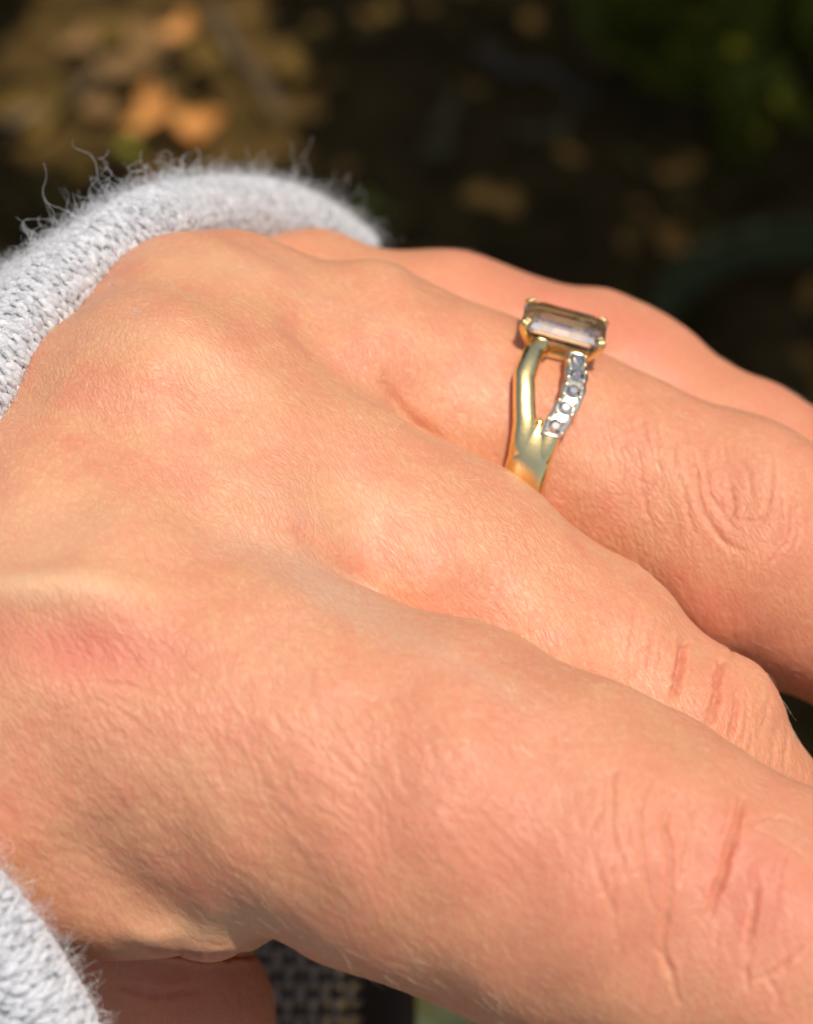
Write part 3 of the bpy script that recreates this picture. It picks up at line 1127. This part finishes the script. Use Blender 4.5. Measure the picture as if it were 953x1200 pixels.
def sleeve_pt(t, s, lift=0.0):
    """t: mm round the rim, s: mm along the profile; returns points, tangents and normal"""
    t = np.atleast_1d(t).astype(float)
    s = np.atleast_1d(s).astype(float)
    u = (t % RIM_LEN) / RIM_LEN * NT_
    i = np.floor(u).astype(int) % NT_
    j = (i + 1) % NT_
    f = (u - np.floor(u))[:, None]
    c = rim_u[i] * (1 - f) + rim_u[j] * f
    nn = rim_n[i] * (1 - f) + rim_n[j] * f
    tt = rim_t[i] * (1 - f) + rim_t[j] * f
    aa = rim_a[i] * (1 - f) + rim_a[j] * f
    pu = np.interp(s, pl, PROF[:, 0])
    pv = np.interp(s, pl, PROF[:, 1])
    du = np.interp(s + .5, pl, PROF[:, 0]) - np.interp(s - .5, pl, PROF[:, 0])
    dv = np.interp(s + .5, pl, PROF[:, 1]) - np.interp(s - .5, pl, PROF[:, 1])
    ln = np.hypot(du, dv) + 1e-9
    du, dv = du / ln, dv / ln
    # gentle waves in the cloth
    wave = .45 * np.sin(t / 7.3) * np.clip((s - 10) / 12, 0, 1) + .3 * np.sin(t / 3.1 + s / 5) * np.clip((s - 14) / 20, 0, 1)
    p = c + aa * pu[:, None] + nn * (pv + wave)[:, None]
    ds = aa * du[:, None] + nn * dv[:, None]
    no = -aa * dv[:, None] + nn * du[:, None]
    return p + no * lift, tt, ds, no


def build_sleeve():
    root = bpy.data.objects.new('sleeve', None)
    scene.collection.objects.link(root)
    root.parent = hand
    # inner cloth that closes the gaps between stitches
    nt, ns = 260, 60
    T, S = np.meshgrid(np.linspace(0, RIM_LEN, nt, endpoint=False), np.linspace(0, PROF_LEN - .6, ns), indexing='ij')
    p, _, _, _ = sleeve_pt(T.ravel(), S.ravel(), -.03)
    idx = np.arange(nt * ns).reshape(nt, ns)
    r2 = np.roll(idx, -1, 0)
    Q = np.stack([idx[:, :-1], idx[:, 1:], r2[:, 1:], r2[:, :-1]], -1).reshape(-1, 4)
    me = np_mesh('knit_backing', loc(p), Q, M_WOOLBACK)
    o = bpy.data.objects.new('knit_backing', me)
    scene.collection.objects.link(o)
    o.parent = root
    # stitches: each a V of two fat yarn legs
    WALE, ROW = .86, .64
    nw = int(RIM_LEN / WALE)
    WALE = RIM_LEN / nw
    s0, s1 = 5.0, PROF_LEN - 1.5
    nr = int((s1 - s0) / ROW)
    legs = []
    for i in range(nw):
        for j in range(nr):
            t = (i + .5) * WALE
            s = s0 + j * ROW
            for sg in (-1, 1):
                legs.append((t, s, sg))
    legs = np.array(legs)
    n = len(legs)
    # skip what lies far behind the hand on the back of the sleeve, to save triangles
    K, C = 5, 6
    tw = legs[:, 0] + rng.normal(size=n) * .12 + .30 * np.sin(legs[:, 1] * .9 + legs[:, 0] * .35)
    sw = legs[:, 1] + rng.normal(size=n) * .12
    rad = .235 * rng.uniform(.7, 1.3, n)
    rings = []
    for k in range(K):
        u = k / (K - 1)
        tk = tw + legs[:, 2] * (.07 + .33 * u)
        sk = sw - ROW * .75 + u * ROW * 1.5
        lift = .05 + .18 * math.sin(math.pi * u) - .08 * u
        c, tt, ds, no = sleeve_pt(tk, sk)
        c = c + no * lift
        rr = rad * (.45 + .55 * math.sin(math.pi * (.12 + .76 * u)))
        leg_dir = ds * .9 + tt * (legs[:, 2] * .42)[:, None]
        sd_ = np.cross(leg_dir, no)
        sd_ /= np.linalg.norm(sd_, axis=1)[:, None]
        for q in range(C):
            a = q * 2 * math.pi / C
            rings.append(c + sd_ * (rr * math.cos(a))[:, None] + no * (rr * math.sin(a))[:, None])
    Vv = np.stack(rings, 1).reshape(-1, 3)
    fs = []
    for k in range(K - 1):
        for q in range(C):
            fs.append((k * C + q, k * C + (q + 1) % C, (k + 1) * C + (q + 1) % C, (k + 1) * C + q))
    fs = np.array(fs)
    Q = (np.arange(n)[:, None, None] * (K * C) + fs[None]).reshape(-1, 4)
    me = np_mesh('knit_stitches', loc(Vv), Q, M_WOOL)
    tone = .40 + rng.normal(size=n) * .08
    # marled yarn: darker flecks gather lower down the sleeve
    tone -= (rng.random(n) < .08) * .18
    a = me.attributes.new('tone', 'FLOAT', 'POINT')
    a.data.foreach_set('value', np.repeat(np.clip(tone, 0, 1), K * C).astype(np.float32))
    o = bpy.data.objects.new('knit_stitches', me)
    scene.collection.objects.link(o)
    o.parent = root
    props(o, kind='stuff')
    # fuzz
    st, rd = [], []

    def fibre(t, s, L, r, curl, out):
        p, tt, ds, no = sleeve_pt(np.array([t]), np.array([s]), .15)
        p, tt, ds, no = p[0], tt[0], ds[0], no[0]
        m = 26 if L > 2.4 else 8
        d = tt * rng.normal() + ds * rng.normal() + no * out
        d /= np.linalg.norm(d)
        ax = rng.normal(size=3)
        ax /= np.linalg.norm(ax)
        q = [p]
        stp = L / m
        kk = curl * rng.uniform(.5, 1.1) * (1 if rng.random() < .5 else -1)
        for _ in range(m):
            c_, s_ = math.cos(kk * stp), math.sin(kk * stp)
            d = d * c_ + np.cross(ax, d) * s_ + ax * (ax @ d) * (1 - c_)
            ax = ax + rng.normal(size=3) * .13
            ax /= np.linalg.norm(ax)
            q.append(q[-1] + d * stp)
        st.append(loc(np.array(q)))
        rd.append(np.full(m + 1, r) * np.linspace(1, .6, m + 1))
    front_t = RIM_LEN * .68
    for _ in range(60000):
        t = rng.uniform(0, front_t)
        s = rng.uniform(7, 34)
        fibre(t, s, rng.uniform(.6, 2.2), 7e-6, 2.1, rng.uniform(.1, 1.0))
    for _ in range(2200):                     # long curly ones along the top of the sleeve
        t = rng.uniform(0, front_t * .62)
        fibre(t, rng.uniform(12, 26), rng.uniform(1.8, 4.4), 1.1e-5, 3.0, rng.uniform(.3, 1.1))
    for c_t in (.235, .245, .25, .19, .085, .06, .04, .30):     # a few tangled tufts
        for _ in range(14):
            fibre(front_t * c_t + rng.normal() * .8, rng.uniform(13, 20), rng.uniform(4, 8), 1.1e-5, 3.4, .7)
    o = curves_obj('wool_fuzz', st, rd, M_FIBRE, root)
    props(o, kind='stuff')


build_sleeve()

# ------------------------------------------------------------------ ring
def build_ring():
    C = P(618, 526, 150.0)
    exp_ = np.array([.965, -.262, 0.0])
    upp = np.array([.262, .965, 0.0])
    back = np.array([0, 0, 1.0])
    ez = upp * math.sin(R(60)) + back * math.cos(R(60))
    ex = exp_
    ey = np.cross(ez, ex)
    # visible side of the band is -ey or +ey: the one that faces the camera
    Mr = Matrix(((ex[0], ey[0], ez[0], 0), (ex[1], ey[1], ez[1], 0), (ex[2], ey[2], ez[2], 0), (0, 0, 0, 1)))
    side = 1 if ey[2] > 0 else -1
    root = bpy.data.objects.new('ring', None)
    scene.collection.objects.link(root)
    root.matrix_world = CAM @ Matrix.Translation(Vector(C * 1e-3)) @ Mr @ Matrix.Scale(1, 4)
    props(root, 'gold split-shank ring with rectangular clear stone and row of small stones', 'ring')
    mm = 1e-3
    RI = 7.85

    def ribbon(name, path, mat, n=36, prof_pow=1.0):
        """path(u)-> (phi deg, x mm, width mm, r_in mm, thickness mm, skew)"""
        vs, fs = [], []
        K = 14
        for i in range(n + 1):
            ph, x, w, ri, th = path(i / n)
            a = R(ph) * side
            for q in range(K):
                b = q * 2 * math.pi / K
                cx = math.copysign(abs(math.cos(b)) ** .7, math.cos(b)) * w / 2
                cz = math.copysign(abs(math.sin(b)) ** .8, math.sin(b)) * th / 2
                r_ = ri + th / 2 + cz
                vs.append(((x + cx) * mm, math.sin(a) * r_ * mm, math.cos(a) * r_ * mm))
        for i in range(n):
            for q in range(K):
                fs.append((i * K + q, i * K + (q + 1) % K, (i + 1) * K + (q + 1) % K, (i + 1) * K + q))
        fs.append(tuple(range(K)))
        fs.append(tuple(n * K + q for q in reversed(range(K))))
        return mesh_obj(name, vs, fs, mat, root)

    def lerp(tab, u):
        xs = [r_[0] for r_ in tab]
        return [float(np.interp(u, xs, [r_[k] for r_ in tab])) for k in range(1, len(tab[0]))]

    # lower band, from the joint on the near side round the back to the far side
    def band_path(u):
        d = 48 + u * 264
        e = min(d, 360 - d)
        w = float(np.interp(e, [48, 53, 60, 68, 110, 180], [.25, 1.0, 2.2, 2.95, 2.7, 2.3]))
        t_ = float(np.interp(e, [48, 55, 66, 180], [1.0, 1.18, 1.24, 1.15]))
        return d, -.05, w, RI, t_
    ribbon('band', band_path, M_GOLD, n=110)
    for sgn in (1, -1):                      # near and far shoulders
        ph = lambda d: d if sgn == 1 else 360 - d
        tabL = [(0, 12, -1.25, 1.5, RI + .25, 1.5), (.15, 17, -1.62, 1.4, RI + .2, 1.45), (.45, 31, -1.80, 1.5, RI + .1, 1.35), (.65, 42, -1.40, 1.55, RI, 1.3), (.8, 53, -.92, 1.65, RI, 1.25), (.92, 64, -.80, 1.5, RI, 1.2), (1, 74, -.70, 1.3, RI - .05, 1.0)]
        ribbon('plain_shank_arm', lambda u: (lambda q: (ph(q[0]), *q[1:]))(lerp(tabL, u)), M_GOLD, n=40)
        tabR = [(0, 12, 1.15, 1.2, RI + .1, 1.2), (.2, 20, 1.45, 1.3, RI, 1.2), (.45, 33, 1.62, 1.3, RI, 1.2), (.65, 44, 1.25, 1.35, RI, 1.2), (.8, 54, .82, 1.5, RI, 1.2), (.92, 64, .64, 1.5, RI, 1.2), (1, 74, .5, 1.3, RI - .05, 1.0)]
        arm = ribbon('stone_set_shank_arm', lambda u: (lambda q: (ph(q[0]), *q[1:]))(lerp(tabR, u)), M_GOLD, n=40)
        # white gold bead-set plate on top of it
        tabW = [(0, 13, 1.25, 1.45, RI + .95, .5), (.3, 26, 1.55, 1.62, RI + .95, .52), (.55, 36, 1.56, 1.62, RI + .95, .5), (.8, 46, 1.16, 1.6, RI + .93, .46), (1, 55, .80, 1.5, RI + .9, .42)]
        plate = ribbon('white_gold_setting', lambda u: (lambda q: (ph(q[0]), q[1], q[2] * (1 + .05 * math.sin(u * 31)), q[3], q[4]))(lerp(tabW, u)), M_WGOLD, n=48)
        # five small stones with bead claws
        for kst in range(5):
            u = (kst + .5) / 5
            phd, x, w, ri, th = lerp(tabW, u)
            a = R(ph(phd)) * side
            rr = (ri + th)
            c = Vector((x, math.sin(a) * rr, math.cos(a) * rr))
            nrm = Vector((0, math.sin(a), math.cos(a)))
            tan = nrm.cross(Vector((1, 0, 0)))
            X = Vector((1, 0, 0))
            r0 = .50
            vs, fs = [], []
            for lv, (rad, hgt, tw) in enumerate(((r0 * .50, .28, 0), (r0, .06, .39), (r0, .02, .39), (.02, -.35, 0))):
                for q in range(8):
                    an = q * math.pi / 4 + tw
                    vs.append(tuple((c + X * math.cos(an) * rad + tan * math.sin(an) * rad + nrm * hgt) * mm))
            fs.append(tuple(range(8)))
            for lv in range(3):
                for q in range(8):
                    fs.append((lv * 8 + q, (lv + 1) * 8 + q, (lv + 1) * 8 + (q + 1) % 8, lv * 8 + (q + 1) % 8))
            mesh_obj('accent_stone', vs, fs, M_BRIGHT, plate, smooth=False)
            for bx, bt in ((-.52, -.38), (.52, -.38), (-.52, .38), (.52, .38)):
                bc = c + X * (bx + random.uniform(-.04, .04)) + tan * bt + nrm * .08
                bead(bc * mm, 0.16 * mm * random.uniform(.8, 1.25), plate, 'bead_claw', M_WGOLD)
    # basket under the big stone
    HG = 9.85                                # girdle height above the finger's axis
    GX, GY = 2.88, 2.0                      # half length, half width of the girdle

    def octo(hx_, hy_, z, c):
        return [(hx_ - c, -hy_, z), (hx_, -hy_ + c, z), (hx_, hy_ - c, z), (hx_ - c, hy_, z), (-hx_ + c, hy_, z), (-hx_, hy_ - c, z), (-hx_, -hy_ + c, z), (-hx_ + c, -hy_, z)]

    def loft(name, rings, mat, parent, caps=True, smooth=False):
        vs = [tuple(v_ * mm for v_ in p_) for r_ in rings for p_ in r_]
        fs = []
        for i in range(len(rings) - 1):
            for q in range(8):
                fs.append((i * 8 + q, i * 8 + (q + 1) % 8, (i + 1) * 8 + (q + 1) % 8, (i + 1) * 8 + q))
        if caps:
            fs.append(tuple(reversed(range(8))))
            fs.append(tuple((len(rings) - 1) * 8 + q for q in range(8)))
        return mesh_obj(name, vs, fs, mat, parent, smooth=smooth)

    # bottom-up: keel, pavilion steps, girdle, crown steps, table
    stone = loft('main_stone', [octo(1.4, .10, HG - 1.75, .06), octo(2.1, .85, HG - 1.25, .28), octo(2.65, 1.5, HG - .62, .42), octo(GX, GY, HG - .06, .62),
                                octo(GX, GY, HG + .06, .62), octo(GX - .30, GY - .32, HG + .40, .52), octo(GX - .62, GY - .72, HG + .66, .42)], M_GEM, root)
    # gallery rails: two open rectangular frames
    for z, sx, sy, w in ((HG - .95, GX - .42, GY - .30, .30), (HG - 1.75, GX - .85, GY - .6, .34)):
        out0, in0 = octo(sx, sy, z - w * .5, .5), octo(sx - w, sy - w, z - w * .5, .4)
        out1, in1 = octo(sx + .03, sy + .03, z + w * .5, .5), octo(sx - w, sy - w, z + w * .5, .4)
        g = loft('gallery_rail', [out0, out1, in1, in0, out0], M_GOLD, root, caps=False)
        bv = g.modifiers.new('b', 'BEVEL')
        bv.width = .06 * mm
        bv.segments = 2
    for px_ in (-1, 1):
        for py_ in (-1, 1):
            for dx_, dy_ in ((-.22, 0.0), (0.0, -.20)):
                x1, y1 = px_ * (GX - .10 + dx_ * .8), py_ * (GY - .06 + dy_ * .9)
                pts = [(px_ * (GX - 1.1 + dx_), py_ * (GY - .75 + dy_), HG - 2.2), (px_ * (GX - .55 + dx_), py_ * (GY - .40 + dy_), HG - 1.1),
                       (x1, y1, HG - .25), (x1 + px_ * .03, y1 + py_ * .03, HG + .15), (x1 - px_ * .22, y1 - py_ * .2, HG + .40)]
                pr = tube('prong', [tuple(v_ * mm for v_ in q) for q in pts], .17 * mm, M_GOLD, root, seg=8)
                bead(Vector(pts[-1]) * mm, .17 * mm, pr, 'prong_tip', M_GOLD)
    # collar that joins the basket to the shoulders
    loft('setting_base', [octo(GX - 1.0, 1.15, HG - 2.35, .4), octo(GX - .75, 1.0, HG - 1.95, .4)], M_GOLD, root)
    return root


def bead(c, r, parent, name, mat):
    vs, fs = [], []
    nl, ns = 5, 8
    for i in range(1, nl):
        th = math.pi * i / nl
        for q in range(ns):
            a = 2 * math.pi * q / ns
            vs.append((c[0] + r * math.sin(th) * math.cos(a), c[1] + r * math.sin(th) * math.sin(a), c[2] + r * math.cos(th)))
    top = len(vs)
    vs += [(c[0], c[1], c[2] + r), (c[0], c[1], c[2] - r)]
    for i in range(nl - 2):
        for q in range(ns):
            fs.append((i * ns + q, (i + 1) * ns + q, (i + 1) * ns + (q + 1) % ns, i * ns + (q + 1) % ns))
    for q in range(ns):
        fs.append((top, q, (q + 1) % ns))
        fs.append((top + 1, (nl - 2) * ns + (q + 1) % ns, (nl - 2) * ns + q))
    return mesh_obj(name, vs, fs, mat, parent)


ring = build_ring()

# ------------------------------------------------------------------ woven chair arm under the hand
def woven_arm():
    M_DARK = mat_simple('dark_brown_cane', (0.050, 0.034, 0.024), 0.5, noise=(0.065, 0.045, 0.032), nscale=900.0)
    M_PALE = mat_simple('pale_cane', (0.72, 0.62, 0.48), 0.6, noise=(0.5, 0.42, 0.32), nscale=900.0)
    c = world_pt(P(430, 1110, 200))
    root = bpy.data.objects.new('chair_arm', None)
    scene.collection.objects.link(root)
    root.location = c
    props(root, 'dark brown woven cane chair arm seen through the gap under the thumb and index finger', 'chair arm')
    W, L = .024, .13                          # metres: across, towards the viewer
    pitch = .00112
    nx = int(W / pitch)
    ny = int(L / .0017)
    for i in range(nx + 1):
        x = -W + i * pitch
        pts = [(x, -q * .00085 + .012, .0004 * math.cos(math.pi * (q + i))) for q in range(int(L / .00085))]
        tube('upright_cane', pts, .00040, M_PALE, root, seg=6)
    for j in range(ny):
        y = .012 - j * .0017
        pts = [(-W - .001 + q * pitch / 2, y, .0006 * math.cos(math.pi * (q / 2 * 1.0) + math.pi * j)) for q in range(2 * nx + 4)]
        tube('cross_cane', pts, .00044, M_DARK, root, seg=6)
    tube('edge_rail', [(.0018, .02, -.001), (.0018, -.14, -.001)], .0028, M_DARK, root)
    tube('edge_rail', [(-W - .002, .02, -.001), (-W - .002, -.14, -.001)], .0028, M_DARK, root)
    h = c.z
    tube('leg', [(.0, -.138, -.003), (.0, -.140, -h)], .006, M_DARK, root)
    tube('leg', [(-W, -.138, -.003), (-W, -.140, -h)], .006, M_DARK, root)


woven_arm()
